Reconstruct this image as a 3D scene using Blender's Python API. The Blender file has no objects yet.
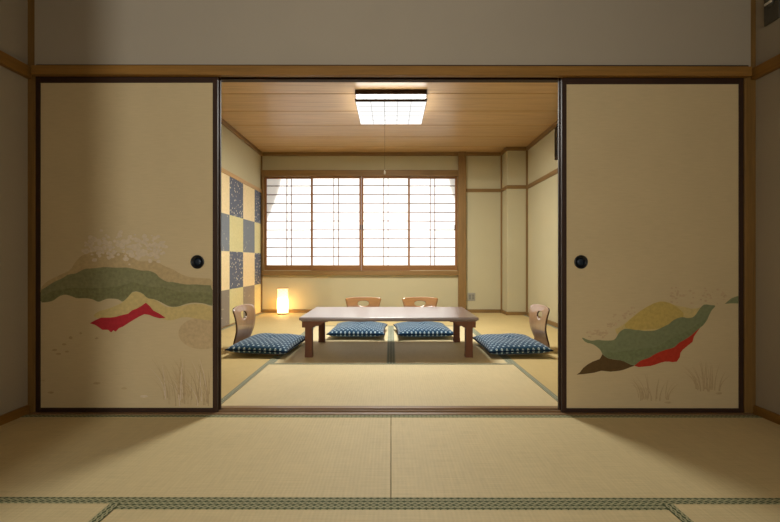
import bpy, bmesh, math, random
from mathutils import Vector
from mathutils.geometry import tessellate_polygon
random.seed(7)
PI = math.pi
scn = bpy.context.scene
COL = scn.collection
F = 428.0            # focal length in pixels of the 780 px wide frame
EYE = 0.806          # camera height
CX, CY = 391.0, 261.0

def lin(c):
    out = []
    for v in c:
        v = v / 255.0
        out.append(v / 12.92 if v <= 0.04045 else ((v + 0.055) / 1.055) ** 2.4)
    return (out[0], out[1], out[2], 1.0)

# ------------------------------------------------------------------ materials
class NT:
    def __init__(s, name):
        s.m = bpy.data.materials.new(name); s.m.use_nodes = True
        s.t = s.m.node_tree; s.n = s.t.nodes; s.l = s.t.links
        s.b = s.n['Principled BSDF']; s.out = s.n['Material Output']
    def new(s, typ, **kw):
        nd = s.n.new(typ)
        for k, v in kw.items(): setattr(nd, k, v)
        return nd
    def set(s, sock, v):
        if hasattr(v, 'node'): s.l.new(v, sock)
        else: sock.default_value = v
    def coord(s, scale=(1, 1, 1), kind='Object', rot=(0, 0, 0)):
        tc = s.new('ShaderNodeTexCoord'); mp = s.new('ShaderNodeMapping')
        mp.inputs['Scale'].default_value = scale; mp.inputs['Rotation'].default_value = rot
        s.l.new(tc.outputs[kind], mp.inputs['Vector']); return mp.outputs['Vector']
    def noise(s, vec, scale=5, detail=4, rough=.55, dist=0):
        nd = s.new('ShaderNodeTexNoise'); s.l.new(vec, nd.inputs['Vector'])
        nd.inputs['Scale'].default_value = scale; nd.inputs['Detail'].default_value = detail
        nd.inputs['Roughness'].default_value = rough; nd.inputs['Distortion'].default_value = dist
        return nd.outputs['Fac']
    def math(s, op, a, b=0.0, c=None):
        nd = s.new('ShaderNodeMath', operation=op)
        s.set(nd.inputs[0], a); s.set(nd.inputs[1], b)
        if c is not None: s.set(nd.inputs[2], c)
        return nd.outputs[0]
    def ramp(s, fac, stops):
        nd = s.new('ShaderNodeValToRGB'); s.l.new(fac, nd.inputs['Fac'])
        e = nd.color_ramp.elements
        while len(e) < len(stops): e.new(.5)
        for i, (p, c) in enumerate(stops): e[i].position = p; e[i].color = c
        return nd.outputs['Color']
    def mix(s, fac, a, b, blend='MIX'):
        nd = s.new('ShaderNodeMix', data_type='RGBA', blend_type=blend)
        s.set(nd.inputs['Factor'], fac); s.set(nd.inputs['A'], a); s.set(nd.inputs['B'], b)
        return nd.outputs['Result']
    def bump(s, h, strength=.2, dist=.002):
        nd = s.new('ShaderNodeBump'); s.l.new(h, nd.inputs['Height'])
        nd.inputs['Strength'].default_value = strength; nd.inputs['Distance'].default_value = dist
        s.l.new(nd.outputs['Normal'], s.b.inputs['Normal'])
    def xyz(s, vec):
        nd = s.new('ShaderNodeSeparateXYZ'); s.l.new(vec, nd.inputs[0]); return nd.outputs
    def color(s, c): s.set(s.b.inputs['Base Color'], c)
    def props(s, rough=.6, spec=.3, metal=0, coat=0, coat_rough=.1):
        s.b.inputs['Roughness'].default_value = rough; s.b.inputs['Specular IOR Level'].default_value = spec
        s.b.inputs['Metallic'].default_value = metal; s.b.inputs['Coat Weight'].default_value = coat
        s.b.inputs['Coat Roughness'].default_value = coat_rough

def scale_c(c, k): return (c[0]*k, c[1]*k, c[2]*k, 1)

def mat_wood(name, c, axis='X', rough=.5, spec=.3, coat=0, var=.30, grain=1.0, coat_rough=.15):
    n = NT(name); st = {'X': (1.2, 26, 26), 'Y': (26, 1.2, 26), 'Z': (26, 26, 1.2)}[axis]
    v = n.coord(tuple(a * grain for a in st))
    f1 = n.noise(v, 1.6, 6, .6, .6); f2 = n.noise(v, 7, 3, .6)
    f = n.math('ADD', n.math('MULTIPLY', f1, .7), n.math('MULTIPLY', f2, .3))
    n.color(n.ramp(f, [(.3, scale_c(c, 1 - var)), (.7, scale_c(c, 1 + var * .6))]))
    n.bump(f, .06, .001); n.props(rough, spec, 0, coat, coat_rough); n.b.inputs['Coat IOR'].default_value = 2.3; return n.m

def mat_plain(name, c, rough=.6, spec=.3, metal=0, var=.08, scale=40, bump=.05, coat=0):
    n = NT(name); v = n.coord()
    f = n.noise(v, scale, 4)
    n.color(n.ramp(f, [(.3, scale_c(c, 1 - var)), (.7, scale_c(c, 1 + var))]))
    n.bump(f, bump, .001); n.props(rough, spec, metal, coat); return n.m

def mat_plaster(name, c):
    n = NT(name); v = n.coord()
    f = n.noise(v, 220, 5, .7); g = n.noise(v, 1.3, 3)
    a = n.ramp(f, [(.3, scale_c(c, .90)), (.7, scale_c(c, 1.06))])
    n.color(n.mix(.5, a, n.ramp(g, [(.35, scale_c(c, .95)), (.65, scale_c(c, 1.04))])))
    n.bump(f, .25, .0015); n.props(.92, .15); return n.m

def mat_tatami(name, c):
    # rush weave: fine ribs across the mat's length, rush strands along it (mat length = local X)
    n = NT(name); v = n.coord()
    x, y, z = n.xyz(v)
    rib = n.math('SINE', n.math('MULTIPLY', x, 2 * PI / .0145))
    rush = n.noise(n.coord((6, 320, 1)), 1, 3, .6)
    rush2 = n.noise(n.coord((60, 9, 1)), 1, 3, .6)
    big = n.noise(v, 2.2, 3)
    f = n.math('ADD', n.math('MULTIPLY', rush, .55), n.math('ADD', n.math('MULTIPLY', rush2, .25), n.math('MULTIPLY', big, .2)))
    base = n.ramp(f, [(.32, scale_c(c, .84)), (.5, c), (.68, scale_c(c, 1.12))])
    n.color(n.mix(n.math('MULTIPLY', n.math('ADD', rib, 1), .035), base, scale_c(c, .55)))
    n.bump(n.math('ADD', n.math('MULTIPLY', rib, .35), rush), .3, .0012)
    n.props(.62, .25); return n.m

def mat_heri(name, dark, light):
    # woven border cloth: rows of dark pointed lozenges between pale crossing threads (cloth length = local X)
    n = NT(name); x, y, z = n.xyz(n.coord())
    u = n.math('MULTIPLY', x, 1 / .046); w = n.math('MULTIPLY', y, 1 / .0190)
    wave = n.math('MULTIPLY', n.math('SINE', n.math('MULTIPLY', u, 2 * PI)), .27)
    a = n.math('ABSOLUTE', n.math('SUBTRACT', n.math('FRACT', n.math('ADD', w, wave)), .5))
    b = n.math('ABSOLUTE', n.math('SUBTRACT', n.math('FRACT', n.math('SUBTRACT', w, wave)), .5))
    m = n.math('MINIMUM', a, b)
    line = n.math('LESS_THAN', m, .155)
    t = n.noise(n.coord((900, 900, 1)), 1, 2)
    col = n.mix(line, dark, light)
    n.color(n.mix(n.math('MULTIPLY', t, .35), col, scale_c(dark, .7)))
    n.bump(t, .15, .0008); n.props(.75, .2); return n.m

def mat_cushion(name):
    n = NT(name); x, y, z = n.xyz(n.coord())
    u = n.math('MULTIPLY', x, 1 / .044); w = n.math('MULTIPLY', y, 1 / .034)
    row = n.math('FLOOR', w); half = n.math('MULTIPLY', n.math('MODULO', n.math('ABSOLUTE', row), 2.0), .5)
    fu = n.math('SUBTRACT', n.math('FRACT', n.math('ADD', u, half)), .5)
    fw = n.math('SUBTRACT', n.math('FRACT', w), .5)
    d = n.math('SQRT', n.math('ADD', n.math('POWER', n.math('MULTIPLY', fu, .044), 2.0), n.math('POWER', n.math('MULTIPLY', fw, .034), 2.0)))
    dot = n.math('LESS_THAN', d, .0083)
    core = n.math('LESS_THAN', d, .0028)
    cloth = n.noise(n.coord((500, 500, 500)), 1, 3)
    base = n.ramp(cloth, [(.3, lin((12, 44, 70))), (.7, lin((28, 74, 104)))])
    c = n.mix(dot, base, lin((176, 196, 206)))
    n.color(n.mix(core, c, lin((60, 95, 125))))
    n.bump(cloth, .25, .001); n.props(.85, .12); n.b.inputs['Sheen Weight'].default_value = .25
    return n.m

def mat_speckle(name, c, dots, amount=.46):
    n = NT(name); v = n.coord()
    vo = n.new('ShaderNodeTexVoronoi'); vo.inputs['Scale'].default_value = 26; n.l.new(v, vo.inputs['Vector'])
    r = n.noise(v, 12, 2)
    on = n.math('MULTIPLY', n.math('LESS_THAN', vo.outputs['Distance'], .30), n.math('GREATER_THAN', r, amount))
    f = n.noise(v, 150, 4)
    base = n.ramp(f, [(.3, scale_c(c, .82)), (.7, scale_c(c, 1.15))])
    n.color(n.mix(on, base, dots)); n.bump(f, .15, .001); n.props(.8, .2); return n.m

def mat_emit(name, c, strength, trans=None):
    n = NT(name)
    e = n.new('ShaderNodeEmission'); e.inputs['Color'].default_value = c; e.inputs['Strength'].default_value = strength
    if trans is None:
        n.l.new(e.outputs[0], n.out.inputs['Surface'])
    else:
        f = n.noise(n.coord((60, 60, 60)), 1, 4)
        t = n.new('ShaderNodeBsdfTranslucent'); n.l.new(n.ramp(f, [(.3, scale_c(trans, .95)), (.7, trans)]), t.inputs['Color'])
        d = n.new('ShaderNodeBsdfDiffuse'); d.inputs['Color'].default_value = trans
        mx = n.new('ShaderNodeMixShader'); mx.inputs[0].default_value = .35
        n.l.new(t.outputs[0], mx.inputs[1]); n.l.new(d.outputs[0], mx.inputs[2])
        ad = n.new('ShaderNodeAddShader'); n.l.new(mx.outputs[0], ad.inputs[0]); n.l.new(e.outputs[0], ad.inputs[1])
        n.l.new(ad.outputs[0], n.out.inputs['Surface'])
    return n.m

def mat_fusuma(name, c):
    n = NT(name)
    f = n.noise(n.coord((14, 1, 160)), 1, 4, .65); g = n.noise(n.coord((3, 3, 3)), 1, 3)
    a = n.ramp(f, [(.3, scale_c(c, .93)), (.7, scale_c(c, 1.05))])
    n.color(n.mix(.35, a, n.ramp(g, [(.35, scale_c(c, .92)), (.65, scale_c(c, 1.05))])))
    n.bump(f, .08, .0008); n.props(.75, .22); return n.m

M = {}
M['tatami_front'] = mat_tatami('rush weave', lin((216, 198, 152)))
M['tatami_pale'] = mat_tatami('pale rush weave', lin((204, 188, 148)))
M['tatami_gold'] = mat_tatami('golden rush weave', lin((192, 170, 118)))  # golden tint puts the directional sheen of the rush into the colour
M['heri_green'] = mat_heri('green border cloth', lin((84, 92, 62)), lin((182, 178, 140)))
M['heri_grey'] = mat_heri('grey green border cloth', lin((108, 114, 98)), lin((166, 166, 142)))
M['core'] = mat_plain('straw core', lin((150, 120, 70)))
M['under'] = mat_wood('plywood subfloor', lin((120, 92, 58)))
M['wall_far'] = mat_plaster('sand plaster', lin((184, 175, 143)))
M['wall_near'] = mat_plaster('grey plaster', lin((172, 162, 144)))
M['trimX'] = mat_wood('cedar trim x', lin((132, 102, 60)), 'X', .5)
M['trimY'] = mat_wood('cedar trim y', lin((132, 102, 60)), 'Y', .5)
M['trimL'] = mat_wood('pale cedar rail', lin((186, 150, 100)), 'Y', .5)
M['trimZ'] = mat_wood('cedar trim z', lin((132, 102, 60)), 'Z', .5)
M['nearX'] = mat_wood('aged lintel x', lin((146, 106, 48)), 'X', .5)
M['nearY'] = mat_wood('aged lintel y', lin((146, 106, 48)), 'Y', .5)
M['nearZ'] = mat_wood('aged post z', lin((130, 98, 50)), 'Z', .5)
M['sill'] = mat_wood('worn sill', lin((138, 108, 76)), 'X', .38, .45)
M['dark'] = mat_wood('dark lacquered rail', lin((56, 36, 24)), 'Z', .6, .25, 0)
M['darkX'] = mat_wood('dark lacquered rail x', lin((56, 36, 24)), 'X', .6, .25, 0)
M['shojiZ'] = mat_wood('shoji stile', lin((138, 94, 52)), 'Z', .5)
M['shojiX'] = mat_wood('shoji rail', lin((138, 94, 52)), 'X', .5)
M['kumiko'] = mat_wood('shoji lattice', lin((100, 70, 46)), 'X', .6)
M['paper'] = mat_emit('shoji paper', (1, .97, .93, 1), .22, (.84, .83, .81, 1))  # slight emission added to stand in for daylight through the paper
M['fusuma'] = mat_fusuma('fusuma paper', lin((205, 185, 144)))
M['table'] = mat_wood('red brown lacquer', lin((78, 36, 24)), 'X', .30, .5, 1.0, .35, 1.0, .32)
M['tableZ'] = mat_wood('red brown lacquer leg', lin((104, 60, 30)), 'Z', .5, .35, 0, .3)
M['ply'] = mat_wood('bent walnut ply', lin((146, 110, 78)), 'Z', .35, .5, .5, .22)
M['ply_edge'] = mat_plain('dark ply edge', lin((62, 38, 24)), .5)
M['ply_light'] = mat_wood('bent oak ply', lin((152, 106, 60)), 'X', .4, .4, .3, .22)
M['cushion'] = mat_cushion('navy kasuri cotton')
M['piping'] = mat_plain('dark navy seam', lin((14, 28, 46)), .9, .1)
M['black'] = mat_plain('black lacquer', lin((16, 17, 20)), .3, .5)
M['dish'] = mat_plain('dark blue metal', lin((30, 40, 52)), .35, .5, .6)
M['navy'] = mat_speckle('navy flecked paper', lin((92, 97, 112)), lin((196, 190, 172)))
M['slate'] = mat_speckle('slate flecked paper', lin((118, 124, 132)), lin((176, 170, 152)), .6)
M['slate_brown'] = mat_speckle('grey brown flecked paper', lin((136, 126, 114)), lin((180, 172, 150)), .6)
M['apricot'] = mat_plain('apricot paper', lin((224, 204, 160)), .8)
M['lime'] = mat_plain('yellow green paper', lin((202, 193, 142)), .8)
M['plate'] = mat_plain('grey plastic', lin((150, 146, 132)), .5)
M['plate_dark'] = mat_plain('dark grey plastic', lin((84, 80, 70)), .5)
M['plate_socket'] = mat_plain('worn grey plastic', lin((128, 124, 112)), .5)
M['white_plastic'] = mat_plain('pale plastic', lin((220, 214, 200)), .4)
M['lightbox'] = mat_emit('light diffuser', (1, .99, .97, 1), 1.3)
M['lightside'] = mat_emit('light side strip', (1, .95, .87, 1), 14.0)
M['lattice_glow'] = mat_emit('light lattice acrylic', (1, .98, .95, 1), .72)
M['lampshade'] = mat_emit('lamp shade paper', (1, .76, .42, 1), 1.3, (.95, .86, .70, 1))
M['lampthread'] = mat_plain('lamp shade cords', lin((150, 110, 62)), .8)
M['curtain'] = mat_plain('beige curtain', lin((150, 132, 104)), .9)
n = NT('cedar ceiling board')
v = n.coord((1.3, 34, 1)); x, y, z = n.xyz(n.coord())
brd = n.math('FLOOR', n.math('MULTIPLY', n.math('SUBTRACT', y, 4.335), 1 / .502))
wn = n.new('ShaderNodeTexWhiteNoise', noise_dimensions='1D'); n.l.new(brd, wn.inputs['W'])
f = n.noise(v, 1.4, 6, .6, .5)
cb = lin((192, 158, 112))
n.color(n.mix(n.math('MULTIPLY', wn.outputs['Value'], .25), n.ramp(f, [(.3, scale_c(cb, .76)), (.7, scale_c(cb, 1.14))]), scale_c(cb, .72)))
n.bump(f, .03, .001); n.props(.36, .4); M['ceil'] = n.m
# paints on the sliding doors
def paint(k, c, var=.1): M[k] = mat_plain('paint ' + k, lin(c), .75, .2, 0, var, 60, .02)
paint('p_tan', (190, 166, 122)); paint('p_green', (134, 132, 94), .14); paint('p_olive', (126, 124, 85), .2)
paint('p_yellow', (202, 180, 120)); paint('p_red', (178, 46, 54)); paint('p_white', (209, 191, 162)); paint('p_grass', (194, 170, 130))
paint('p_blot', (182, 158, 120)); paint('p_sage', (126, 132, 96)); paint('p_moss', (119, 126, 88), .16); paint('p_brown', (94, 72, 40)); paint('p_rust', (182, 56, 36))
paint('p_mustard', (194, 168, 94)); paint('p_grass2', (188, 164, 126)); paint('p_rose', (196, 170, 134)); paint('p_pale', (212, 194, 166))

# ------------------------------------------------------------------ mesh helpers
def BM(): return bmesh.new()
def box(bm, x0, x1, y0, y1, z0, z1, bev=0, mi=0, seg=2):
    r = bmesh.ops.create_cube(bm, size=1)
    vs = r['verts']
    for v in vs:
        v.co = Vector((x0 + (v.co.x + .5) * (x1 - x0), y0 + (v.co.y + .5) * (y1 - y0), z0 + (v.co.z + .5) * (z1 - z0)))
    fs = set(f for v in vs for f in v.link_faces)
    if bev:
        es = list(set(e for v in vs for e in v.link_edges))
        rr = bmesh.ops.bevel(bm, geom=es, offset=bev, segments=seg, affect='EDGES', profile=.5)
        fs = set(rr['faces']) | set(f for f in fs if f.is_valid)
    for f in fs:
        if f.is_valid: f.material_index = mi
def prism(bm, pts, axis, a0, a1, mi=0):
    # extrude a 2D outline along an axis
    def p3(p, a): return {'X': (a, p[0], p[1]), 'Y': (p[0], a, p[1]), 'Z': (p[0], p[1], a)}[axis]
    A = [bm.verts.new(p3(p, a0)) for p in pts]; B = [bm.verts.new(p3(p, a1)) for p in pts]
    fs = [bm.faces.new(A), bm.faces.new(B[::-1])]
    k = len(pts)
    for i in range(k): fs.append(bm.faces.new((A[i], B[i], B[(i + 1) % k], A[(i + 1) % k])))
    for f in fs: f.material_index = mi
    bmesh.ops.recalc_face_normals(bm, faces=fs)
    bmesh.ops.triangulate(bm, faces=fs[:2])
def lathe(bm, prof, seg=48, axis='Z', mi=0, center=(0, 0, 0), caps=True):
    rings = []
    for r, h in prof:
        ring = []
        for i in range(seg):
            a = 2 * PI * i / seg
            p = (r * math.cos(a), r * math.sin(a), h)
            if axis == 'Y': p = (p[0], -h, p[1])
            if axis == 'X': p = (h, p[0], p[1])
            ring.append(bm.verts.new(Vector(p) + Vector(center)))
        rings.append(ring)
    fs = []
    for a, b in zip(rings, rings[1:]):
        for i in range(seg): fs.append(bm.faces.new((a[i], a[(i + 1) % seg], b[(i + 1) % seg], b[i])))
    if caps: fs.append(bm.faces.new(rings[0][::-1])); fs.append(bm.faces.new(rings[-1]))
    for f in fs: f.material_index = mi; f.smooth = True
    bmesh.ops.recalc_face_normals(bm, faces=fs)
def tube(bm, pts, r, seg=8, closed=False, mi=0):
    pts = [Vector(p) for p in pts]; k = len(pts); rings = []
    for i, p in enumerate(pts):
        a = pts[(i - 1) % k] if (closed or i) else p; b = pts[(i + 1) % k] if (closed or i < k - 1) else p
        t = (b - a).normalized(); up = Vector((0, 0, 1)) if abs(t.z) < .9 else Vector((1, 0, 0))
        s = t.cross(up).normalized(); w = s.cross(t)
        rr = r[i] if isinstance(r, (list, tuple)) else r
        rings.append([bm.verts.new(p + s * math.cos(2 * PI * j / seg) * rr + w * math.sin(2 * PI * j / seg) * rr) for j in range(seg)])
    fs = []
    for i in range(k if closed else k - 1):
        a, b = rings[i], rings[(i + 1) % k]
        for j in range(seg): fs.append(bm.faces.new((a[j], a[(j + 1) % seg], b[(j + 1) % seg], b[j])))
    if not closed: fs += [bm.faces.new(rings[0][::-1]), bm.faces.new(rings[-1])]
    for f in fs: f.smooth = True; f.material_index = mi
    bmesh.ops.recalc_face_normals(bm, faces=fs)
def poly_area_cw(pts):
    return sum(a[0] * b[1] - b[0] * a[1] for a, b in zip(pts, pts[1:] + pts[:1]))

def obj(name, bm, mats, parent=None, loc=(0, 0, 0), rz=0):
    me = bpy.data.meshes.new(name); bm.to_mesh(me); bm.free()
    for m in (mats if isinstance(mats, (list, tuple)) else [mats]): me.materials.append(m)
    o = bpy.data.objects.new(name, me); COL.objects.link(o)
    o.location = loc; o.rotation_euler = (0, 0, rz)
    if parent: o.parent = parent
    return o
def tag(o, label, cat, group=None):
    o['label'] = label; o['category'] = cat
    if group: o['group'] = group
    return o
def thing(name, label, cat, loc=(0, 0, 0), rz=0, group=None):
    o = bpy.data.objects.new(name, None); COL.objects.link(o); o.empty_display_size = .1
    o.location = loc; o.rotation_euler = (0, 0, rz)
    return tag(o, label, cat, group)
def struct(name, bm, m, parent=None):
    o = obj(name, bm, m, parent)
    if not parent: o['kind'] = 'structure'
    return o
def dup(root, loc, rz, label):
    def cp(o, par):
        c = o.copy(); COL.objects.link(c); c.parent = par
        for ch in o.children: cp(ch, c)
        return c
    r = cp(root, None); r.location = loc; r.rotation_euler = (0, 0, rz); r['label'] = label
    return r

# ------------------------------------------------------------------ measured layout (metres; camera at x=0, y=0)
YD = 2.27            # face of the sliding doors
NX0, NX1 = -1.928, 1.928      # near room side walls
FX0, FX1 = -2.035, 2.035      # far room side walls
YB = 6.70            # far back wall
CZ = 2.50            # far ceiling
SILL0, SILL1 = 2.24, 2.37
YN = -1.55           # near room back wall

# ------------------------------------------------------------------ floor, mats
b = BM(); box(b, -2.3, 2.3, -3.6, YB + .2, -.12, -.055); struct('floor', b, M['under'])

GR = 'tatami mats of both rooms'
def mat(cx, cy, L, W, along, label, cover, heri, hx=(1, 1)):
    """tatami mat, L along its length; along='X' or 'Y'; cloth borders on its long edges"""
    t = thing('tatami_mat', label, 'tatami mat', (cx, cy, -.055), 0 if along == 'X' else PI / 2, GR)
    g = .0012; hw = .035
    b = BM(); box(b, -L/2 + g, L/2 - g, -W/2 + g, W/2 - g, .0, .0545, .0015); obj('woven_cover', b, cover, t)
    for s, on in zip((-1, 1), hx):
        if on:
            b = BM(); y0, y1 = sorted((s * (W/2 - g*.5), s * (W/2 - hw)))
            box(b, -L/2 + g, L/2 - g, y0, y1, .0535, .0560, .0008); obj('cloth_border', b, heri, t)
    return t
R0, R1 = 1.423, SILL0
yc, w = (R0 + R1) / 2, R1 - R0
mat(NX0 / 2, yc, -NX0, w, 'X', 'near room tatami mat along the threshold, left of the centre seam', M['tatami_front'], M['heri_green'])
mat(NX1 / 2, yc, NX1, w, 'X', 'near room tatami mat along the threshold, right of the centre seam', M['tatami_front'], M['heri_green'])
mat(0, R0 - .41, 1.80, .82, 'X', 'nearest tatami mat, cut off at the bottom centre of the view', M['tatami_front'], M['heri_green'])
for s, nm in ((-1, 'left'), (1, 'right')):
    x0, x1 = (NX0, -.90) if s < 0 else (.90, NX1)
    mat((x0 + x1) / 2, R0 - .95, 1.90, x1 - x0, 'Y', 'near room tatami mat in the bottom %s corner of the view' % nm, M['tatami_front'], M['heri_green'])
A0, A1, A2, A3 = SILL1, 3.37, 5.30, YB - .03
HX = .955
mat(0, (A0 + A1) / 2, 2 * HX, A1 - A0, 'X', 'pale tatami mat just beyond the threshold, in front of the low table', M['tatami_pale'], M['heri_grey'], (0, 1))
mat(-HX / 2, (A1 + A2) / 2, A2 - A1, HX, 'Y', 'tatami mat under the left half of the low table', M['tatami_pale'], M['heri_grey'], (1, 1))
mat(HX / 2, (A1 + A2) / 2, A2 - A1, HX, 'Y', 'tatami mat under the right half of the low table', M['tatami_pale'], M['heri_grey'], (1, 1))
mat(0, (A2 + A3) / 2, 2 * HX, A3 - A2, 'X', 'tatami mat below the shoji window, behind the low table', M['tatami_gold'], M['heri_grey'])
YM = 4.55
for s, nm, ob in ((-1, 'left', 'paper lamp in the corner'), (1, 'right', 'plaster pillar in the corner')):
    cx = s * (HX + FX1 - .03) / 2; W = FX1 - .03 - HX
    hx = (1, 1)
    mat(cx, (A0 + YM) / 2, YM - A0, W, 'Y', 'golden tatami mat beside the %s door, under the %s floor chair' % (nm, nm), M['tatami_gold'], M['heri_grey'], hx)
    mat(cx, (YM + A3) / 2, A3 - YM, W, 'Y', 'golden tatami mat along the %s wall leading to the %s' % (nm, ob), M['tatami_gold'], M['heri_grey'], hx)

# threshold with two grooves
b = BM()
prism(b, [(SILL0, -.055), (SILL0, .004), (YD - .003, .004), (YD - .003, -.004), (YD + .026, -.004), (YD + .026, .004), (YD + .034, .004), (YD + .034, -.004),
          (YD + .062, -.004), (YD + .062, .004), (SILL1, .004), (SILL1, -.055)], 'X', -1.90, 1.90)
struct('trim_1', b, M['sill'])

# ------------------------------------------------------------------ near room shell
b = BM(); box(b, NX0 - .12, NX0, YN, SILL1, -.055, 2.75); struct('wall_near_left', b, M['wall_near'])
b = BM(); box(b, NX1, NX1 + .12, YN, SILL1, -.055, 2.75); struct('wall_near_right', b, M['wall_near'])
b = BM(); box(b, NX0, NX1, YD + .005, SILL1 - .02, 1.835, 2.75); box(b, 1.80, 1.899, YD - .006, YD + .005, 1.826, 2.75); box(b, -1.889, 1.80, YD - .006, YD + .005, 1.826, 2.75); struct('wall_partition', b, M['wall_near'])
b = BM(); box(b, NX0 - .12, NX1 + .12, YN - .12, SILL1, 2.75, 2.80); struct('ceiling_near', b, M['trimX'])
# back wall of the near room, unseen; its doorway and window opening are added to admit fill light
DX0, DX1 = -1.03, -.20
b = BM(); box(b, NX0 - .12, DX0, YN - .03, YN, -.055, 2.75); box(b, DX1, .25, YN - .03, YN, -.055, 2.75); box(b, 1.65, NX1 + .12, YN - .03, YN, -.055, 2.75); box(b, .25, 1.65, YN - .03, YN, -.055, .75); box(b, .25, 1.65, YN - .03, YN, 1.95, 2.75); box(b, DX0, DX1, YN - .03, YN, 2.05, 2.75)
struct('wall_near_back', b, M['wall_near'])
b = BM(); box(b, NX0 - .12, NX1 + .12, -3.6, -3.5, -.055, 2.75); box(b, NX0 - .2, NX0 - .12, -3.6, YN, -.055, 2.75); box(b, NX1 + .12, NX1 + .2, -3.6, YN, -.055, 2.75)
box(b, NX0 - .2, NX1 + .2, -3.6, YN - .03, 2.75, 2.8)
box(b, -.832, -.70, -2.46, -2.44, -.055, 2.75)  # unseen board added near the point light, dims the right door gradually
struct('wall_corridor_blocker', b, M['wall_near'])
# corner posts
b = BM(); box(b, NX0 - .03, -1.8895, YD - .003, SILL1, -.055, 2.75, .003); struct('trim_2', b, M['nearZ'])
b = BM(); box(b, 1.8695, NX1 + .03, YD - .003, SILL1, -.055, 2.75, .003); struct('trim_3', b, M['nearZ'])
# lintel rail (long beam above the doors), its returns along both side walls
b = BM(); box(b, -1.888, 1.876, 2.233, 2.264, 1.777, 1.826, .003); nb = struct('trim_4', b, M['nearX']); nb.rotation_euler.y = .0030
b = BM(); box(b, NX0, NX0 + .030, YN, 2.262, 1.770, 1.832, .004); struct('trim_5', b, M['nearY'])
b = BM(); box(b, NX1 - .030, NX1, YN, 2.262, 1.760, 1.820, .004); struct('trim_6', b, M['nearY'])
# grooved head track
b = BM()
prism(b, [(2.245, 1.835), (2.245, 1.795), (YD - .003, 1.795), (YD - .003, 1.81), (YD + .026, 1.81), (YD + .026, 1.795), (YD + .034, 1.795), (YD + .034, 1.81),
          (YD + .062, 1.81), (YD + .062, 1.795), (SILL1, 1.795), (SILL1, 1.835)], 'X', -1.868, 1.868)
kb = struct('trim_7', b, M['darkX']); kb.rotation_euler.y = .0022
b = BM(); box(b, NX0, NX0 + .016, YN, 2.262, -.055, .045, .003); struct('baseboard_near_left', b, M['nearY'])
b = BM(); box(b, NX1 - .016, NX1, YN, 2.262, -.055, .045, .003); struct('baseboard_near_right', b, M['nearY'])

# ------------------------------------------------------------------ sliding doors
S = 188.5
def D(p): return ((p[0] - CX) / S, EYE - (p[1] - CY) / S)
def smooth_poly(pts, closed=True, it=2):
    for _ in range(it):
        out = []
        for i in range(len(pts)):
            a, c = pts[i], pts[(i + 1) % len(pts)]
            out += [(a[0]*.75 + c[0]*.25, a[1]*.75 + c[1]*.25), (a[0]*.25 + c[0]*.75, a[1]*.25 + c[1]*.75)]
        pts = out
    return pts
def decal(bm, pts, y, mi):
    if poly_area_cw(pts) < 0: pts = pts[::-1]
    q = [pts[0]]
    for p in pts[1:]:
        if abs(p[0] - q[-1][0]) + abs(p[1] - q[-1][1]) > 2e-5: q.append(p)
    vs = [bm.verts.new((p[0], y, p[1])) for p in q]
    for a, b_, c in tessellate_polygon([[Vector((p[0], p[1], 0)) for p in q]]):
        f = bm.faces.new((vs[a], vs[b_], vs[c])); f.material_index = mi
def stroke(bm, x, z, h, lean, w, y, mi, n=7):
    L, R = [], []
    for i in range(n + 1):
        t = i / n; cx = x + lean * t * t; cz = z + h * (t - .12 * abs(lean) / h * t * t); ww = w * (1 - t) ** .7 + .0004
        L.append((cx - ww / 2, cz)); R.append((cx + ww / 2, cz))
    decal(bm, L + R[::-1], y, mi)
def blot(bm, x, z, rx, rz, y, mi, n=12):
    decal(bm, [(x + rx * math.cos(2*PI*i/n) * random.uniform(.8, 1.15), z + rz * math.sin(2*PI*i/n) * random.uniform(.8, 1.15)) for i in range(n)], y, mi)

def door(name, x0, x1, y, handle_x, art, label, zt=1.7535):
    t = thing(name, label, 'sliding door', ((x0 + x1) / 2, y, 0)); t['kind'] = 'structure'
    xm = (x0 + x1) / 2; st = .0245; th = .021
    b = BM(); box(b, x0 + st - xm - .004, x1 - st - xm + .004, .004, th - .004, .02, 1.775, 0)
    mats = [M['fusuma']]
    if art: mats += art(b, xm)
    p = obj('paper_panel', b, mats, t)
    for s in (0, 1):
        b = BM(); a = x0 - xm if s == 0 else x1 - xm - st
        box(b, a, a + st, 0, th, .0, 1.805, .0025); obj('stile', b, M['dark'], t)
    b = BM(); box(b, x0 - xm + st, x1 - xm - st, .0005, th - .0005, .0, .0255, .002); obj('bottom_rail', b, M['darkX'], t)
    b = BM(); box(b, x0 - xm + st, x1 - xm - st, .0005, th - .0005, zt, 1.805, .002); obj('top_rail', b, M['darkX'], t)
    if handle_x is not None:
        b = BM(); lathe(b, [(.030, -.003), (.0355, -.001), (.0365, .003), (.034, .0055), (.0295, .005), (.028, .001), (.012, -.0005), (.002, -.0005)], 40, 'Y')
        h = obj('pull_handle', b, M['black'], t, (handle_x - xm, .004, EYE - .005))
        b = BM(); lathe(b, [(.022, .0), (.022, .0012), (.012, .0022), (.001, .0024)], 32, 'Y'); obj('pull_dish', b, M['dish'], h)
    return t

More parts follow.
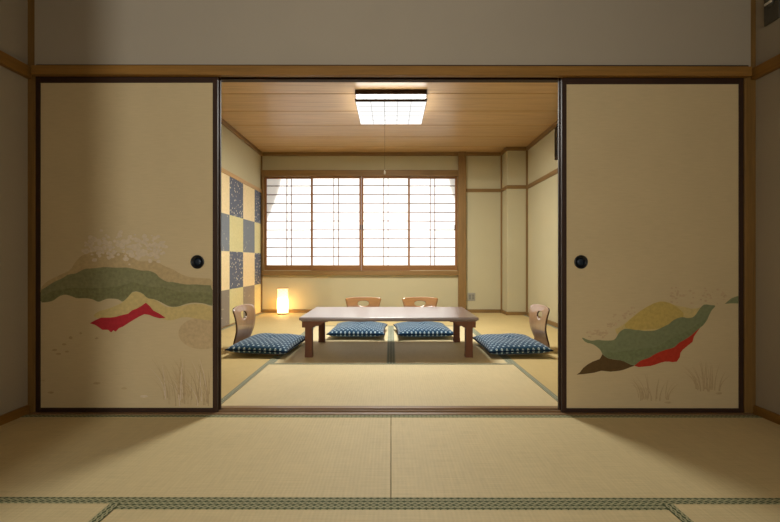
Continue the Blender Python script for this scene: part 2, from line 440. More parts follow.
def ca(pts): return [(35 + .1818 * x, 225 + .1818 * y) for x, y in pts]
def cb_(pts): return [(125 + .1818 * x, 225 + .1818 * y) for x, y in pts]
def c2(pts): return [(.3833 * x, 220 + .3833 * y) for x, y in pts]
def ce(pts): return [(565 + .1818 * x, 280 + .1818 * y) for x, y in pts]
def cf(pts): return [(655 + .1818 * x, 280 + .1818 * y) for x, y in pts]
def c8(pts): return [(550 + .4213 * x, 220 + .4213 * y) for x, y in pts]
def art_left(b, xm):
    mats = ['p_tan', 'p_green', 'p_olive', 'p_yellow', 'p_red', 'p_white', 'p_grass', 'p_blot', 'p_pale']
    ix = {k: i + 1 for i, k in enumerate(mats)}
    rnd = random.Random(3)
    def put(px, k, y, sm=1):
        pts = [D(p) for p in px]; pts = smooth_poly(pts, True, sm) if sm else pts
        lim0, lim1 = -1.8655, -.9485
        decal(b, [(min(max(p[0], lim0), lim1) - xm, p[1]) for p in pts], .004 - y, ix[k])
    put(ca([(25, 345), (60, 310), (110, 285), (160, 262), (190, 248), (215, 205), (245, 172), (275, 158), (330, 146), (380, 152), (430, 148), (495, 156)]) +
        cb_([(30, 170), (60, 198), (100, 200), (150, 194), (180, 205), (210, 225), (260, 243), (300, 268), (340, 285), (400, 292), (485, 296), (485, 360), (300, 380), (100, 330)]) + ca([(380, 300), (200, 320), (25, 380)]), 'p_tan', .0003)
    put(ca([(22, 362), (50, 345), (100, 312), (140, 296), (180, 270), (220, 268), (245, 252), (270, 240), (320, 238), (380, 230), (440, 236), (495, 233)]) +
        cb_([(20, 236), (50, 242), (90, 252), (120, 250), (145, 256), (168, 268), (188, 292), (230, 314), (250, 312), (290, 320), (340, 329), (380, 326), (420, 330), (485, 332),
             (485, 446), (460, 442), (430, 431), (370, 427), (330, 435), (290, 450), (250, 452), (225, 442), (200, 428), (180, 412), (150, 408), (120, 404), (95, 378), (70, 366), (45, 362), (28, 374), (14, 396), (-4, 414)]) +
        ca([(475, 424), (460, 412), (440, 406), (395, 405), (370, 414), (345, 425), (320, 414), (310, 408), (270, 402), (225, 405), (205, 396), (190, 390), (160, 382), (125, 393), (95, 418), (60, 426), (22, 427)]), 'p_green', .0006)
    put(ca([(22, 395), (100, 360), (200, 345), (300, 350), (400, 345), (495, 330)]) + cb_([(40, 312), (90, 330), (140, 345), (200, 340), (260, 360), (330, 372), (420, 370), (485, 378),
             (485, 444), (430, 430), (370, 426), (330, 434), (290, 448), (240, 448), (200, 427), (160, 409), (120, 402), (95, 376), (45, 361), (14, 394), (-4, 411)]) +
        ca([(440, 405), (395, 404), (345, 422), (310, 407), (270, 400), (225, 404), (190, 389), (160, 381), (125, 391), (95, 416), (60, 424), (22, 425)]), 'p_olive', .0008)
    put(c2([(238, 252), (255, 238), (275, 234), (300, 224), (318, 216), (328, 200), (345, 188), (360, 188), (380, 197), (408, 211), (425, 224), (440, 229), (470, 226), (500, 219), (530, 220), (553, 228), (560, 264), (510, 258), (480, 252), (450, 262), (430, 262), (400, 246), (380, 228), (350, 245), (300, 256), (260, 258)]), 'p_yellow', .0005)
    put(c2([(232, 270), (246, 262), (262, 255), (285, 255), (300, 253), (318, 248), (332, 245), (343, 236), (356, 231), (368, 224), (379, 216), (390, 226), (398, 236), (415, 245), (431, 256), (415, 257), (400, 253), (388, 248), (375, 246), (362, 252), (350, 259), (335, 268), (320, 278), (308, 283), (300, 292), (294, 288), (288, 294), (280, 287), (265, 287), (255, 280), (246, 274)]), 'p_red', .0010, 0)
    # pale blossom clusters above the hill
    for i in range(190):
        a = rnd.random(); x = 218 + 215 * a; y = rnd.gauss(66 + 22 * (a - .3), 17)
        X, Z = D(c2([(x, y)])[0]); r = rnd.uniform(.005, .013)
        blot(b, X - xm, Z, r * 1.3, r, .004 - .0010 - .00001 * i, ix['p_white'] , 7)
    # broad pale disc and tall grasses at lower right
    X, Z = D(c2([(528, 296)])[0])
    decal(b, [(min(X + .13 * math.cos(2*PI*i/40), -.9485) - xm, Z + .085 * math.sin(2*PI*i/40)) for i in range(40)], .004 - .0004, ix['p_grass'])
    for i in range(60):
        x = rnd.uniform(425, 545); X, Z = D(c2([(x, rnd.uniform(455, 488))])[0])
        h = rnd.uniform(.10, .24); le = rnd.uniform(-.10, .02)
        if X + le > -.955: le = -.03
        stroke(b, X - xm, max(Z, .03), h, le, rnd.uniform(.003, .006), .004 - .0009 - .00001 * i, ix[rnd.choice(['p_grass', 'p_pale', 'p_blot', 'p_grass'])])
    for (x, y, rx, rz, k) in ((140, 340, .014, .006, 'p_blot'), (165, 325, .012, .006, 'p_blot'), (182, 308, .010, .008, 'p_blot'), (150, 350, .016, .005, 'p_blot'), (172, 344, .012, .005, 'p_blot'),
                              (208, 296, .007, .006, 'p_blot'), (250, 309, .010, .005, 'p_blot'), (250, 427, .020, .007, 'p_blot'), (130, 451, .016, .006, 'p_blot'), (322, 440, .016, .006, 'p_grass'), (374, 461, .022, .007, 'p_pale'), (110, 420, .012, .004, 'p_grass')):
        X, Z = D(c2([(x, y)])[0]); blot(b, X - xm, Z, rx, rz, .004 - .0006, ix[k])
    return [M[k] for k in mats]
def art_right(b, xm):
    mats = ['p_sage', 'p_moss', 'p_brown', 'p_rust', 'p_mustard', 'p_grass2', 'p_rose', 'p_yellow']
    ix = {k: i + 1 for i, k in enumerate(mats)}
    rnd = random.Random(5)
    def put(px, k, y, sm=1):
        pts = [D(p) for p in px]; pts = smooth_poly(pts, True, sm) if sm else pts
        decal(b, [(min(max(p[0], .932), 1.8415) - xm, p[1]) for p in pts], .004 - y, ix[k])
    put(c8([(150, 262), (170, 252), (190, 235), (220, 211), (255, 194), (275, 193), (300, 204), (318, 206), (340, 212), (365, 205), (385, 208), (350, 260), (280, 300), (180, 290)]), 'p_yellow', .0003)
    put(c8([(172, 254), (192, 234), (222, 210), (256, 193), (278, 194), (302, 206), (322, 226), (300, 250), (260, 258), (200, 262)]), 'p_mustard', .0005)
    green = ce([(90, 317), (105, 319), (122, 328), (150, 335), (180, 328), (210, 333), (250, 333), (272, 329), (285, 312), (296, 290), (320, 270), (345, 267), (372, 272), (410, 276), (440, 280), (470, 280), (495, 278)]) + \
        cf([(20, 270), (60, 250), (80, 240), (95, 224), (130, 206), (155, 204), (180, 210), (210, 205), (228, 185), (240, 165), (258, 142), (275, 133), (305, 138), (336, 140), (312, 164), (296, 195), (285, 222), (262, 252), (240, 268), (215, 290), (190, 312), (160, 330), (130, 346), (110, 368), (90, 376), (50, 386), (0, 406)]) + \
        ce([(460, 430), (430, 436), (408, 448), (382, 472), (360, 466), (340, 456), (300, 441), (260, 436), (230, 430), (205, 408), (198, 388), (175, 366), (150, 351), (115, 345)])
    put(green, 'p_sage', .0006, 1)
    put(ce([(210, 400), (260, 398), (330, 392), (400, 380), (495, 372)]) + cf([(40, 350), (90, 320), (140, 300), (190, 272), (240, 240), (288, 205), (264, 250), (240, 266), (190, 310), (130, 344), (90, 374), (50, 384), (0, 404)]) + ce([(460, 429), (408, 446), (382, 468), (340, 454), (300, 440), (230, 428)]), 'p_moss', .0008, 1)
    put(ce([(64, 521), (82, 508), (100, 484), (125, 464), (152, 449), (190, 435), (200, 420), (205, 407), (216, 418), (236, 431), (270, 438), (300, 441), (322, 447), (342, 457), (362, 466), (384, 471), (350, 483), (322, 494), (300, 499), (250, 504), (200, 499), (160, 510), (110, 517)]), 'p_brown', .0009, 0)
    put(ce([(380, 472), (400, 445), (422, 425), (460, 412), (492, 405)]) + cf([(20, 375), (50, 366), (90, 356), (110, 346), (130, 330), (165, 310), (190, 292), (220, 270), (248, 262), (228, 290), (214, 310), (206, 340), (178, 362), (152, 384), (140, 400), (136, 424), (120, 449), (95, 452), (80, 449), (55, 449), (30, 455), (0, 466)]) + ce([(470, 473), (440, 476), (405, 479)]), 'p_rust', .00045, 0)
    put(cf([(383, 131), (400, 116), (420, 100), (448, 90), (462, 88), (462, 129), (420, 128)]), 'p_sage', .0006, 0)
    for i in range(110):
        k = rnd.random()
        if k < .3: x, y = rnd.uniform(85, 135), rnd.gauss(269, 5)
        elif k < .6: x = rnd.uniform(135, 205); y = rnd.gauss(252 - .55 * (x - 135), 9)
        else: x, y = rnd.uniform(285, 415), rnd.gauss(180, 8)
        X, Z = D(c8([(x, y)])[0]); r = rnd.uniform(.003, .007)
        blot(b, X - xm, Z, r * 1.4, r, .004 - .0004 - .000005 * i, ix['p_rose'], 7)
    for (x0, x1, yb, hh) in ((210, 285, 428, .13), (345, 405, 406, .15)):
        for i in range(22):
            x = rnd.uniform(x0, x1); X, Z = D(c8([(x, yb + rnd.uniform(-6, 2))])[0]); le = (x - (x0 + x1) / 2) / (x1 - x0) * .12 + rnd.uniform(-.03, .03)
            stroke(b, X - xm, Z, hh * rnd.uniform(.5, 1.1), le, rnd.uniform(.004, .008), .004 - .0005 - .00001 * i, ix['p_grass2'])
        X, Z = D(c8([(x1 - 5, yb + 5)])[0]); blot(b, X - xm, Z, .018, .006, .004 - .0007, ix['p_grass2'])
    return [M[k] for k in mats]

door('door_1', -1.889, -.923, YD, (197 - CX) / S, art_left, 'left sliding door painted with green hills and a red streak below blossom')
door('door_2', .907, 1.867, YD, (581 - CX) / S, art_right, 'right sliding door painted with sage, brown and red slopes', 1.7435)
door('door_3', -1.868, -.922, YD + .036, None, None, 'plain sliding door edge stacked behind the left painted door')
door('door_4', .905, 1.868, YD + .036, None, None, 'plain sliding door edge stacked behind the right painted door')

# ------------------------------------------------------------------ far room shell
WX0, WX1, WZ0, WZ1 = -1.995, 1.04, .66, 2.15
b = BM()
box(b, FX0 - .1, FX1 + .1, YB, YB + .15, -.055, WZ0); box(b, FX0 - .1, FX1 + .1, YB, YB + .15, WZ1, 2.75)
box(b, FX0 - .1, WX0, YB, YB + .15, WZ0, WZ1); box(b, WX1, FX1 + .1, YB, YB + .15, WZ0, WZ1)
struct('wall_back', b, M['wall_far'])
b = BM(); box(b, FX0 - .1, FX0, SILL1, YB, -.055, 2.75); wl = struct('wall_left', b, M['wall_far'])
b = BM(); box(b, FX1, FX1 + .1, SILL1, YB, -.055, 2.75); struct('wall_right', b, M['wall_far'])
# returns and lintel wall on the far side of the partition
b = BM(); box(b, FX0, -1.868, SILL1 - .02, SILL1, -.055, 2.6); box(b, 1.868, FX1, SILL1 - .02, SILL1, -.055, 2.6); box(b, -1.868, 1.868, SILL1 - .02, SILL1, 1.835, 2.6)
struct('wall_front', b, M['wall_far'])
# plaster pillar in the far right corner
PX, PY = 1.735, 6.385
b = BM(); box(b, PX, FX1, PY, YB, -.055, CZ, .004); struct('wall_pillar', b, M['wall_far'])
# board ceiling
b = BM(); yy = 4.335 - .502 * 4
while yy < YB:
    box(b, FX0, FX1, max(yy + .006, SILL1), min(yy + .496, YB), CZ, CZ + .02, .0035, 0, 1); yy += .502
box(b, FX0 - .1, FX1 + .1, SILL1 - .02, YB + .15, CZ + .02, CZ + .06)
struct('ceiling', b, M['ceil'])
# checkered paper on the left wall (squares of one paper surface), below the rail
zs = [.008, .449, .927, 1.387, 1.872]
b = BM(); keys = ['navy', 'slate', 'slate_brown', 'apricot', 'lime']
ye = [YB, 6.375, 5.88, 5.385, 4.90, 4.41, 3.92, 3.43, 2.94, 2.45]
for c in range(len(ye) - 1):
    for r in range(4):   # r counted from the floor
        rt = 3 - r
        darkc = (c + rt) % 2 == 0
        if darkc: k = {0: 'navy', 1: 'slate', 2: 'navy', 3: 'slate_brown'}[rt]
        else: k = 'apricot' if rt % 2 == 0 else 'lime'
        box(b, FX0, FX0 + .002, ye[c + 1], ye[c], zs[r], zs[r + 1], 0, keys.index(k))
obj('checkered_wallpaper', b, [M[k] for k in keys], wl)
# rails, cornices, corner battens, base strips
RZ0, RZ1 = 1.872, 1.925
b = BM(); box(b, FX0, FX0 + .014, SILL1, YB, RZ0, RZ1, .003); struct('trim_8', b, M['trimL'])
b = BM(); box(b, FX1 - .014, FX1, SILL1, PY, RZ0 + .005, RZ1 + .01, .003); struct('trim_9', b, M['trimY'])
b = BM(); box(b, 1.166, PX, YB - .014, YB, RZ0 + .01, RZ1 + .01, .003); box(b, PX - .012, FX1 - .014, PY - .014, PY, RZ0 + .01, RZ1 + .01, .003); box(b, PX - .014, PX, PY, YB - .014, RZ0 + .01, RZ1 + .01, .003)
struct('trim_10', b, M['trimX'])
b = BM(); box(b, FX0, PX, YB - .035, YB, CZ - .052, CZ, .004); box(b, PX - .03, FX1, PY - .035, PY, CZ - .052, CZ, .004); box(b, PX - .035, PX, PY, YB - .035, CZ - .052, CZ, .004); struct('trim_11', b, M['trimX'])
b = BM(); box(b, FX0, FX0 + .035, SILL1, YB - .035, CZ - .052, CZ, .004); struct('trim_12', b, M['trimY'])
b = BM(); box(b, FX1 - .035, FX1, SILL1, PY - .035, CZ - .052, CZ, .004); struct('trim_13', b, M['trimY'])
b = BM(); box(b, FX0, FX0 + .022, YB - .022, YB, 0, CZ - .052, .003); struct('trim_14', b, M['trimZ'])
b = BM(); box(b, PX - .022, PX, YB - .022, YB, 0, CZ - .052, .003); struct('trim_15', b, M['trimZ'])
b = BM(); box(b, FX1 - .026, FX1, PY - .022, PY, 0, CZ - .052, .003); struct('trim_16', b, M['trimZ'])
b = BM(); box(b, 1.046, 1.166, YB - .06, YB, -.055, CZ, .005); struct('trim_17', b, M['trimZ'])   # window post
b = BM(); box(b, FX0, PX, YB - .03, YB, -.055, .05, .003); struct('baseboard_back', b, M['trimX'])
b = BM(); box(b, PX - .03, FX1 - .02, PY - .02, PY, -.055, .05, .003); box(b, PX - .02, PX, PY, YB - .03, -.055, .05, .003); struct('baseboard_pillar', b, M['trimX'])
b = BM(); box(b, FX0, FX0 + .03, SILL1, YB - .03, -.055, .008, .002); struct('baseboard_left', b, M['trimY'])
b = BM(); box(b, FX1 - .03, FX1, SILL1, PY - .02, -.055, .05, .003); struct('baseboard_right', b, M['trimY'])

# ------------------------------------------------------------------ window with four shoji
b = BM(); box(b, -2.012, 1.046, YB - .045, YB + .10, 2.128, 2.222, .004); w1 = struct('window_1', b, M['trimX'])
b = BM(); box(b, -2.012, 1.046, YB - .055, YB + .10, .585, .655, .006); obj('window_sill', b, M['trimX'], w1)
b = BM(); box(b, -2.012, -1.988, YB - .045, YB + .10, .655, 2.128, .003); obj('window_jamb', b, M['trimZ'], w1)
b = BM(); box(b, 1.038, 1.046, YB - .045, YB + .10, .655, 2.128, .003); obj('window_jamb', b, M['trimZ'], w1)
# curtains gathered at both sides outside the paper, seen only as soft shadows
def curtain(xe, xi_top, xi_bot, zb, s):
    b = BM(); n, k = 24, 12; g = []
    for j in range(k + 1):
        t = j / k; z = 2.12 - (2.12 - zb) * t; xi = xi_top + (xi_bot - xi_top) * t ** 1.3
        g.append([b.verts.new((xe + (xi - xe) * i / n, YB + .068 + .008 * math.sin(i * 1.7), z)) for i in range(n + 1)])
    for j in range(k):
        for i in range(n): b.faces.new((g[j][i], g[j][i+1], g[j+1][i+1], g[j+1][i])).smooth = True
    c = obj('curtain', b, M['curtain'], w1)
    sm = c.modifiers.new('thickness', 'SOLIDIFY'); sm.thickness = .002
curtain(-1.985, -1.72, -1.98, 1.38, -1)
curtain(1.03, .90, 1.02, 1.70, 1)
SH = 'shoji screens in the window'
def shoji(x0, x1, y, label, pulls):
    W = x1 - x0; t = thing('shoji_screen', label, 'shoji screen', (x0, y, .655), 0, SH)
    st = .031; H = 1.475; rb = .085; rt = .03
    for a in (0, W - st):
        b = BM(); box(b, a, a + st, -.013, .013, .002, H, .002); obj('stile', b, M['shojiZ'], t)
    b = BM(); box(b, st, W - st, -.012, .012, .002, rb, .002); obj('bottom_rail', b, M['shojiX'], t)
    b = BM(); box(b, st, W - st, -.012, .012, H - rt, H, .002); obj('top_rail', b, M['shojiX'], t)
    b = BM(); z0, z1 = rb, H - .012
    for i in range(1, 10):
        z = z0 + (1.386) * i / 10; box(b, st, W - st, -.009, .004, z - .0065, z + .0065)
    for fx in (.452, .552):
        x = st + (W - 2 * st) * fx; box(b, x - .0065, x + .0065, -.0085, .0035, z0, z1)
    obj('lattice', b, M['kumiko'], t)
    b = BM(); box(b, st - .004, W - st + .004, .0045, .0055, rb - .004, H - rt + .004); obj('paper', b, M['paper'], t)
    for px in pulls:
        b = BM(); box(b, px - .008, px + .008, -.0165, -.0125, .64, .72, .002); obj('finger_pull', b, M['black'], t)
shoji(-1.988, -1.224, YB + .040, 'leftmost shoji screen, with a slanting curtain shadow in its upper corner', [])
shoji(-1.256, -.466, YB + .008, 'shoji screen second from the left, between the leftmost and the one below the light cord', [.775])
shoji(-.462, .297, YB + .008, 'shoji screen third from the left, just below the hanging light cord', [.016])
shoji(.265, 1.038, YB + .040, 'rightmost shoji screen, against the wooden window post', [.738])

# ------------------------------------------------------------------ ceiling light
LX0, LX1, LY0, LY1 = -.356, .356, 4.23, 4.98
t = thing('ceiling_light', 'square ceiling light with dark wooden frame and glowing gridded diffuser', 'ceiling light', (0, (LY0 + LY1) / 2, CZ))
lx, ly = (LX1 - LX0) / 2, (LY1 - LY0) / 2
def ring(bm, x, y, z0, z1, w, bev=.002):
    box(bm, -x, x, -y, -y + w, z0, z1, bev); box(bm, -x, x, y - w, y, z0, z1, bev)
    box(bm, -x, -x + w, -y + w, y - w, z0, z1, bev); box(bm, x - w, x, -y + w, y - w, z0, z1, bev)
b = BM(); box(b, -lx, lx, -ly, ly, -.044, 0, .003); obj('base_tray', b, M['darkX'], t)
b = BM(); box(b, -lx + .004, lx - .004, -ly + .0205, ly - .004, -.105, -.0995, .001); obj('diffuser', b, M['lightbox'], t)
b = BM(); ring(b, lx - .012, ly - .012, -.0935, -.0445, .008, 0); obj('side_glow', b, M['lightside'], t)
b = BM(); box(b, -lx, lx, -ly - .002, -ly + .020, -.114, -.090, .002); box(b, -lx, lx, ly - .012, ly, -.099, -.085, .002); box(b, -lx, -lx + .010, -ly + .02, ly - .012, -.099, -.085); box(b, lx - .010, lx, -ly + .02, ly - .012, -.099, -.085); obj('lower_frame', b, M['darkX'], t)
b = BM()
for i in range(1, 5):
    x = -lx + .02 + (2 * lx - .04) * i / 5; box(b, x - .0055, x + .0055, -ly + .02, ly - .02, -.111, -.1055)
    y = -ly + .02 + (2 * ly - .04) * i / 5; box(b, -lx + .02, lx - .02, y - .005, y + .005, -.1105, -.1055)
obj('lattice', b, M['lattice_glow'], t)
b = BM(); cy_ = -ly - .004
tube(b, [(-.062, cy_ + .004, -.03), (-.062, cy_ - .006, -.045), (-.062, cy_ - .006, -.12), (-.062, cy_ - .006, -.62), (-.062, cy_ - .006, -.80)], .0013, 6)
cord = obj('pull_cord', b, M['plate_dark'], t)
b = BM(); lathe(b, [(.002, -.84), (.007, -.835), (.007, -.81), (.002, -.80)], 16, 'Z', 0, (-.062, cy_ - .006, 0)); obj('cord_knob', b, M['white_plastic'], cord)

# ------------------------------------------------------------------ paper floor lamp
t = thing('floor_lamp', 'small lit cylindrical paper lamp on the tatami in the far left corner', 'lamp', (-1.645, 6.50, 0))
b = BM(); lathe(b, [(.078, 0), (.083, .004), (.083, .018), (.078, .022)], 48); obj('base', b, M['ply_light'], t)
b = BM(); lathe(b, [(.081, .021), (.081, .14), (.081, .26), (.081, .39)], 64, caps=False); obj('lamp_shade', b, M['lampshade'], t)
b = BM()
for k in range(8):
    for s in (-1, 1):
        pts = [(.0822 * math.cos(2*PI*k/8 + s*2.2*i/14), .0822 * math.sin(2*PI*k/8 + s*2.2*i/14), .25 + .135*i/14) for i in range(15)]
        tube(b, pts, .0034, 5)
obj('cord_netting', b, M['lampthread'], t)
b = BM(); tube(b, [(.0825 * math.cos(2*PI*i/48), .0825 * math.sin(2*PI*i/48), .393) for i in range(48)], .0045, 8, True); obj('top_ring', b, M['ply_light'], t)
b = BM(); tube(b, [(-.083, .02, .012), (-.10, .05, .006), (-.105, .10, .02), (-.108, .165, .08), (-.108, .17, .10)], .003, 6); obj('power_cord', b, M['plate_dark'], t)

# ------------------------------------------------------------------ low table
t = thing('low_table', 'low red-brown lacquered table in the middle of the far room', 'table', (-.018, 3.94, 0))
tx, ty = .742, .41
b = BM()
prof = [(0, .309), (.0, .309)]
box(b, -tx + .012, tx - .012, -ty + .012, ty - .012, .306, .316, .003); box(b, -tx, tx, -ty, ty, .3145, .340, .007, 0, 4)
obj('tabletop', b, M['table'], t)
for sx in (-1, 1):
    for sy in (-1, 1):
        cx, cy = sx * .672, sy * .335
        b = BM(); h = .029; hb = .0315
        vs = []
        for z, hh in ((0, hb), (.05, h + .0005), (.25, h), (.307, h)):
            vs.append([b.verts.new((cx + a * hh, cy + c * hh, z)) for a, c in ((-1, -1), (1, -1), (1, 1), (-1, 1))])
        for p, q in zip(vs, vs[1:]):
            for i in range(4): b.faces.new((p[i], p[(i+1) % 4], q[(i+1) % 4], q[i]))
        b.faces.new(vs[0][::-1]); b.faces.new(vs[-1])
        bmesh.ops.bevel(b, geom=[e for e in b.edges if abs(e.verts[0].co.z - e.verts[1].co.z) > .03], offset=.004, segments=2, affect='EDGES')
        obj('leg', b, M['tableZ'], t)
        # curved bracket along x, on the outer face, and one along y
        xo = cx + sx * (h + .022); xi = cx - sx * .165
        L = abs(xo - xi); out = [(0, .307), (0, .252), (.06, .252), (.085, .250), (.105, .256), (.115, .266), (.130, .266), (.150, .272), (.170, .284), (.185, .296), (L, .300), (L, .307)]
        b = BM(); prism(b, [(xo - sx * u, z) for u, z in out], 'Y', cy + sy * (h - .004), cy + sy * (h + .016)); 
        yo = cy + sy * (h - .0045); prism(b, [(yo - sy * u * .75, z) for u, z in out], 'X', cx + sx * (h - .004), cx + sx * (h + .0215))
        obj('corner_bracket', b, M['tableZ'], t)

# ------------------------------------------------------------------ legless floor chairs (bent ply) and cushions
def spline(pts, n):
    out = []
    P = [pts[0]] + list(pts) + [pts[-1]]
    for i in range(1, len(P) - 2):
        for k in range(n):
            t = k / n; p0, p1, p2, p3 = [Vector(P[i + j]) for j in (-1, 0, 1, 2)]
            out.append(.5 * (2*p1 + (p2 - p0)*t + (2*p0 - 5*p1 + 4*p2 - p3)*t*t + (3*p1 - p0 - 3*p2 + p3)*t*t*t))
    out.append(Vector(pts[-1])); return out
def make_chair(label, mat_face, wtop, cr, ztop, hf, hrx, hrz):
    # local: seat towards +Y from the bend at y=0, backrest rises at y<=0, width along X
    t = thing('floor_chair', label, 'floor chair', (0, 0, 0), 0, 'legless wooden floor chairs')
    th = .011
    prof = spline([(-.055, .034), (-.060, .075), (-.044, .13), (-.028, .19), (-.026, .26), (-.036, .33 * ztop), (-.056, .398 * ztop)], 6)
    cum = [0]
    for a, c in zip(prof, prof[1:]): cum.append(cum[-1] + (c - a).length)
    Lb = cum[-1]
    def at(s):
        s = max(0, min(Lb, s))
        for i in range(len(cum) - 1):
            if s <= cum[i + 1] or i == len(cum) - 2:
                f = (s - cum[i]) / (cum[i+1] - cum[i]); p = prof[i].lerp(prof[i+1], f); tg = (prof[i+1] - prof[i]).normalized(); return p, Vector((-tg.y, tg.x))
    # outline of backrest in (u across, s along)
    def halfw(s):
        q = s / Lb
        return .150 + (wtop - .150) * max(0, (q - .12) / .88) ** 1.1 * (1 if q > .12 else 0) + .02 * max(0, .12 - q) / .12
    outl = []
    n = 26
    for i in range(n + 1):
        s = Lb * i / n; r = cr
        w_ = halfw(s)
        if s > Lb - r: w_ -= r - math.sqrt(max(0, r*r - (s - (Lb - r))**2))
        outl.append((w_, s))
    right = outl; left = [(-u, s) for u, s in outl[::-1]]
    top = []
    for i in range(1, 14):
        u = right[-1][0] * (1 - 2 * i / 14); top.append((u, Lb + .010 * (1 - (2 * i / 14 - 1) ** 2)))
    bot = [(left[-1][0] + (right[0][0] - left[-1][0]) * i / 14, 0) for i in range(1, 14)]
    loop = right + top + left + bot
    hc = Lb * hf; rx, rz = hrx, hrz
    b = BM(); K = 7; N = len(loop)
    def hole(u, s):
        a = math.atan2((s - hc) / 1.0, u)
        ca_, sa_ = math.cos(a), math.sin(a)
        r = 1 / ((abs(ca_) / rx) ** 2.6 + (abs(sa_) / rz) ** 2.6) ** (1 / 2.6)
        return (r * ca_, hc + r * sa_)
    fr, bk = [], []
    for k in range(K + 1):
        f = (k / K) ** 1.25; A, B = [], []
        for (u, s) in loop:
            hu, hs = hole(u, s); uu, ss = hu + (u - hu) * f, hs + (s - hs) * f
            p, nn = at(ss); ex = max(0, ss - Lb)
            curve = .06 * uu * uu / (.2 * .2) * .35   # slight wrap of the back round the sitter
            c = Vector((uu, p.x + curve, p.y + ex)); n3 = Vector((0, nn.x, nn.y))
            A.append(b.verts.new(c - n3 * th / 2)); B.append(b.verts.new(c + n3 * th / 2))
        fr.append(A); bk.append(B)
    fs = []
    for k in range(K):
        for i in range(N):
            j = (i + 1) % N
            fs.append(b.faces.new((fr[k][i], fr[k][j], fr[k+1][j], fr[k+1][i]))); fs.append(b.faces.new((bk[k][i], bk[k+1][i], bk[k+1][j], bk[k][j])))
    for f in fs: f.smooth = True
    ed = []
    for i in range(N):
        j = (i + 1) % N
        ed.append(b.faces.new((fr[K][i], fr[K][j], bk[K][j], bk[K][i]))); ed.append(b.faces.new((fr[0][j], fr[0][i], bk[0][i], bk[0][j])))
    for f in ed: f.material_index = 1
    bmesh.ops.recalc_face_normals(b, faces=b.faces[:])
    obj('backrest', b, [mat_face, M['ply_edge']], t)
    # seat: flat ply curling up into the back
    sp = spline([(.40, .006), (.20, .006), (.02, .006), (-.025, .009), (-.048, .020), (-.055, .034)], 5)
    b = BM(); rows = []
    for i, p in enumerate(sp):
        a = sp[max(0, i-1)]; c = sp[min(len(sp)-1, i+1)]; tg = (c - a).normalized(); nn = Vector((-tg.y, tg.x)) * (th / 2)
        q = max(0, (p.x - .02) / .38); w_ = .168 + .035 * min(1, q * 1.5) - (.05 if i == 0 else 0)
        rows.append([b.verts.new((x, p.x + s * nn.x, p.y + s * nn.y)) for x, s in ((-w_, -1), (w_, -1), (w_, 1), (-w_, 1))])
    for p, q in zip(rows, rows[1:]):
        for i in range(4): b.faces.new((p[i], p[(i+1) % 4], q[(i+1) % 4], q[i]))
    b.faces.new(rows[0][::-1]); b.faces.new(rows[-1]); bmesh.ops.recalc_face_normals(b, faces=b.faces[:])
    obj('seat', b, mat_face, t)
    return t
def make_cushion(label, a=.295, c_=.300):
    t = thing('floor_cushion', label, 'cushion', (0, 0, 0), 0, 'navy dotted floor cushions')
    n = 30
    b = BM(); seam = .046; top, botm = {}, {}
    def xy(u, v):
        return a * u * (1 - .055 * (1 - v * v)) , c_ * v * (1 - .055 * (1 - u * u))
    per = []
    for i in range(n + 1):
        for j in range(n + 1):
            u, v = -1 + 2 * i / n, -1 + 2 * j / n
            u = math.copysign(abs(u) ** .8, u); v = math.copysign(abs(v) ** .8, v)
            x, y = xy(u, v); k = max(0, (1 - abs(u) ** 3.2) * (1 - abs(v) ** 3.2))
            edge = i in (0, n) or j in (0, n)
            dim = .014 * math.exp(-(u*u + v*v) / .03)
            wr = .004 * math.sin(7 * u + 3 * v) * math.sin(6 * v) * k
            zt = seam + .058 * k ** .40 - dim + wr; zb = seam - .045 * min(1, k ** .40 * 1.2)
            vt = b.verts.new((x, y, zt)); top[i, j] = vt
            botm[i, j] = vt if edge else b.verts.new((x, y, zb))
    for i in range(n):
        for j in range(n):
            b.faces.new((top[i, j], top[i+1, j], top[i+1, j+1], top[i, j+1])).smooth = True
            b.faces.new((botm[i, j], botm[i, j+1], botm[i+1, j+1], botm[i+1, j])).smooth = True
    for i in range(n): per.append(top[i, 0].co.copy())
    for j in range(n): per.append(top[n, j].co.copy())
    for i in range(n, 0, -1): per.append(top[i, n].co.copy())
    for j in range(n, 0, -1): per.append(top[0, j].co.copy())
    obj('cover', b, M['cushion'], t)
    b = BM(); tube(b, per, .0055, 6, True); obj('seam_piping', b, M['piping'], t)
    return t
# chair local +Y is where the sitter faces; left chair faces +X (rotate -90 deg), right chair faces -X
ch = make_chair('legless wooden floor chair at the left end of the low table', M['ply'], .212, .05, .99, .78, .052, .032)
ch.location = (-1.315, 3.90, 0); ch.rotation_euler = (0, 0, -PI / 2 - .13)
dup(ch, (1.325, 3.90, 0), PI / 2 + .07, 'legless wooden floor chair at the right end of the low table')
cl = make_chair('legless floor chair behind the low table, left of its centre', M['ply_light'], .218, .018, .92, .80, .066, .032)
cl.location = (-.33, 5.06, 0); cl.rotation_euler = (0, 0, PI)
dup(cl, (.345, 5.06, 0), PI, 'legless floor chair behind the low table, right of its centre')
cu = make_cushion('navy dotted cushion in front of the chair at the table\'s left end', .262, .345)
cu.location = (-1.098, 3.885, .0135); cu.rotation_euler = (0, .025, -.06)
cr = dup(cu, (1.068, 3.875, .0135), .02, 'navy dotted cushion in front of the chair at the table\'s right end'); cr.rotation_euler.y = -.025
cb2 = make_cushion('navy dotted cushion seen under the table, left of the centre seam', .295, .350)
cb2.location = (-.350, 4.70, .0125); cb2.rotation_euler = (0, 0, -.03)
dup(cb2, (.345, 4.70, .0125), .06, 'navy dotted cushion seen under the table, right of the centre seam')

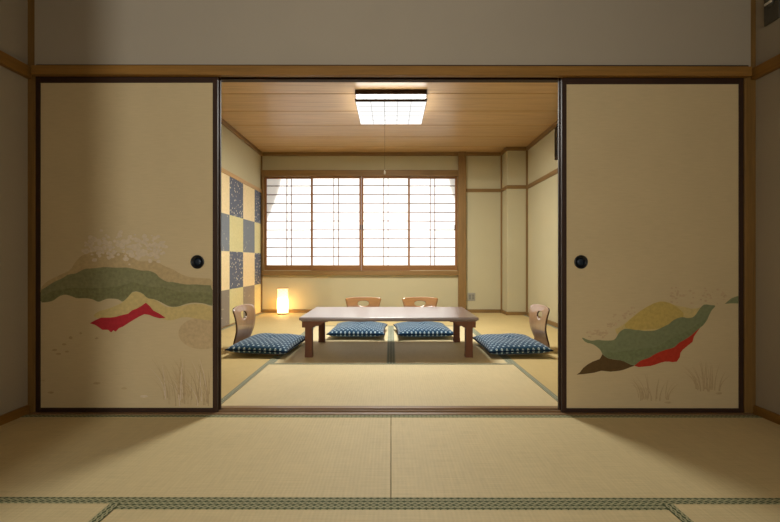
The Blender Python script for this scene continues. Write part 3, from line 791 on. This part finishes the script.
# ------------------------------------------------------------------ wall fittings
t = thing('wall_outlet', 'grey square power outlet low on the back wall right of the window post', 'outlet', ((471.5 - CX) * 6.69 / F, YB, .245))
b = BM(); box(b, -.060, .060, -.008, 0, -.062, .062, .003); obj('cover_plate', b, M['plate'], t)
for sx in (-1, 1):
    b = BM(); box(b, sx * .026 - .017, sx * .026 + .017, -.011, -.007, -.038, .038, .002)
    for z in (-.018, .018):
        for dx in (-.006, .006): box(b, sx * .026 + dx - .0012, sx * .026 + dx + .0012, -.0115, -.0105, z - .006, z + .006, 0, 1)
    obj('socket', b, [M['plate_socket'], M['black']], t)
t = thing('wall_box', 'narrow dark brown wooden box high on the right wall, half hidden by the door', 'wall box', (FX1, 5.02, 2.23))
b = BM(); box(b, -.045, 0, -.20, .20, -.195, .195, .006); obj('case', b, M['dark'], t)
b = BM(); box(b, -.050, -.044, -.18, .18, -.175, .175, .002); obj('front_panel', b, M['black'], t)
t = thing('wall_control', 'dark grey wall control with pale lever, high on the near right wall', 'wall control', (NX1, 2.163, 2.085))
b = BM(); box(b, -.012, 0, -.043, .043, -.075, .085, .004); obj('cover_plate', b, M['plate_dark'], t)
b = BM(); lathe(b, [(.020, -.013), (.020, -.022), (.017, -.026)], 32, 'X', 0, (0, 0, .022)); kn = obj('dial', b, M['plate_dark'], t)
b = BM(); box(b, -.030, -.024, -.020, .020, .016, .028, .002); obj('lever', b, M['white_plastic'], kn)

# ------------------------------------------------------------------ light
w = bpy.data.worlds.new('World'); scn.world = w; w.use_nodes = True
w.node_tree.nodes['Background'].inputs[0].default_value = (.8, .88, 1, 1); w.node_tree.nodes['Background'].inputs[1].default_value = .6
def area(name, loc, rot, sx, sy, power, c):
    d = bpy.data.lights.new(name, 'AREA'); d.shape = 'RECTANGLE'; d.size = sx; d.size_y = sy; d.energy = power; d.color = c
    o = bpy.data.objects.new(name, d); COL.objects.link(o); o.location = loc; o.rotation_euler = rot; return o
area('daylight', (-.48, YB + .95, 1.45), (-PI / 2, 0, 0), 3.6, 2.0, 135, (1, .985, .97))
area('ceiling_light_tubes', (0, (LY0 + LY1) / 2, CZ - .116), (0, 0, 0), .64, .68, 98, (1, .985, .91))
area('near_fill_area', (.95, YN - .20, 1.35), (PI / 2, 0, 0), 1.4, 1.2, 19, (1, .99, .90))  # added soft fill for the near room, shining through the made-up opening
d = bpy.data.lights.new('corridor_fill', 'POINT'); d.energy = 235; d.shadow_soft_size = .035; d.color = (1, .98, .93)  # made-up point light, added to fill the near doors and shape their shadow edge
o = bpy.data.objects.new('corridor_fill', d); COL.objects.link(o); o.location = (-.90, -2.60, 1.45)

d = bpy.data.lights.new('paper_lamp_bulb', 'POINT'); d.energy = 6.0; d.shadow_soft_size = .028; d.color = (1, .66, .30)
o = bpy.data.objects.new('paper_lamp_bulb', d); COL.objects.link(o); o.location = (-1.645, 6.50, .13)

# ------------------------------------------------------------------ camera
cam = bpy.data.cameras.new('camera'); cam.sensor_width = 36; cam.lens = F / 780 * 36; cam.clip_start = .02
co = bpy.data.objects.new('camera', cam); COL.objects.link(co); co.location = (0, 0, EYE)
co.rotation_euler = (PI / 2, 0, (CX - 390) / F); scn.camera = co
scn.view_settings.view_transform = 'Standard'; scn.view_settings.look = 'None'
scn.view_settings.exposure = 0; scn.view_settings.gamma = 1; scn.view_settings.use_curve_mapping = False
scn.cycles.max_bounces = 10; scn.cycles.diffuse_bounces = 6
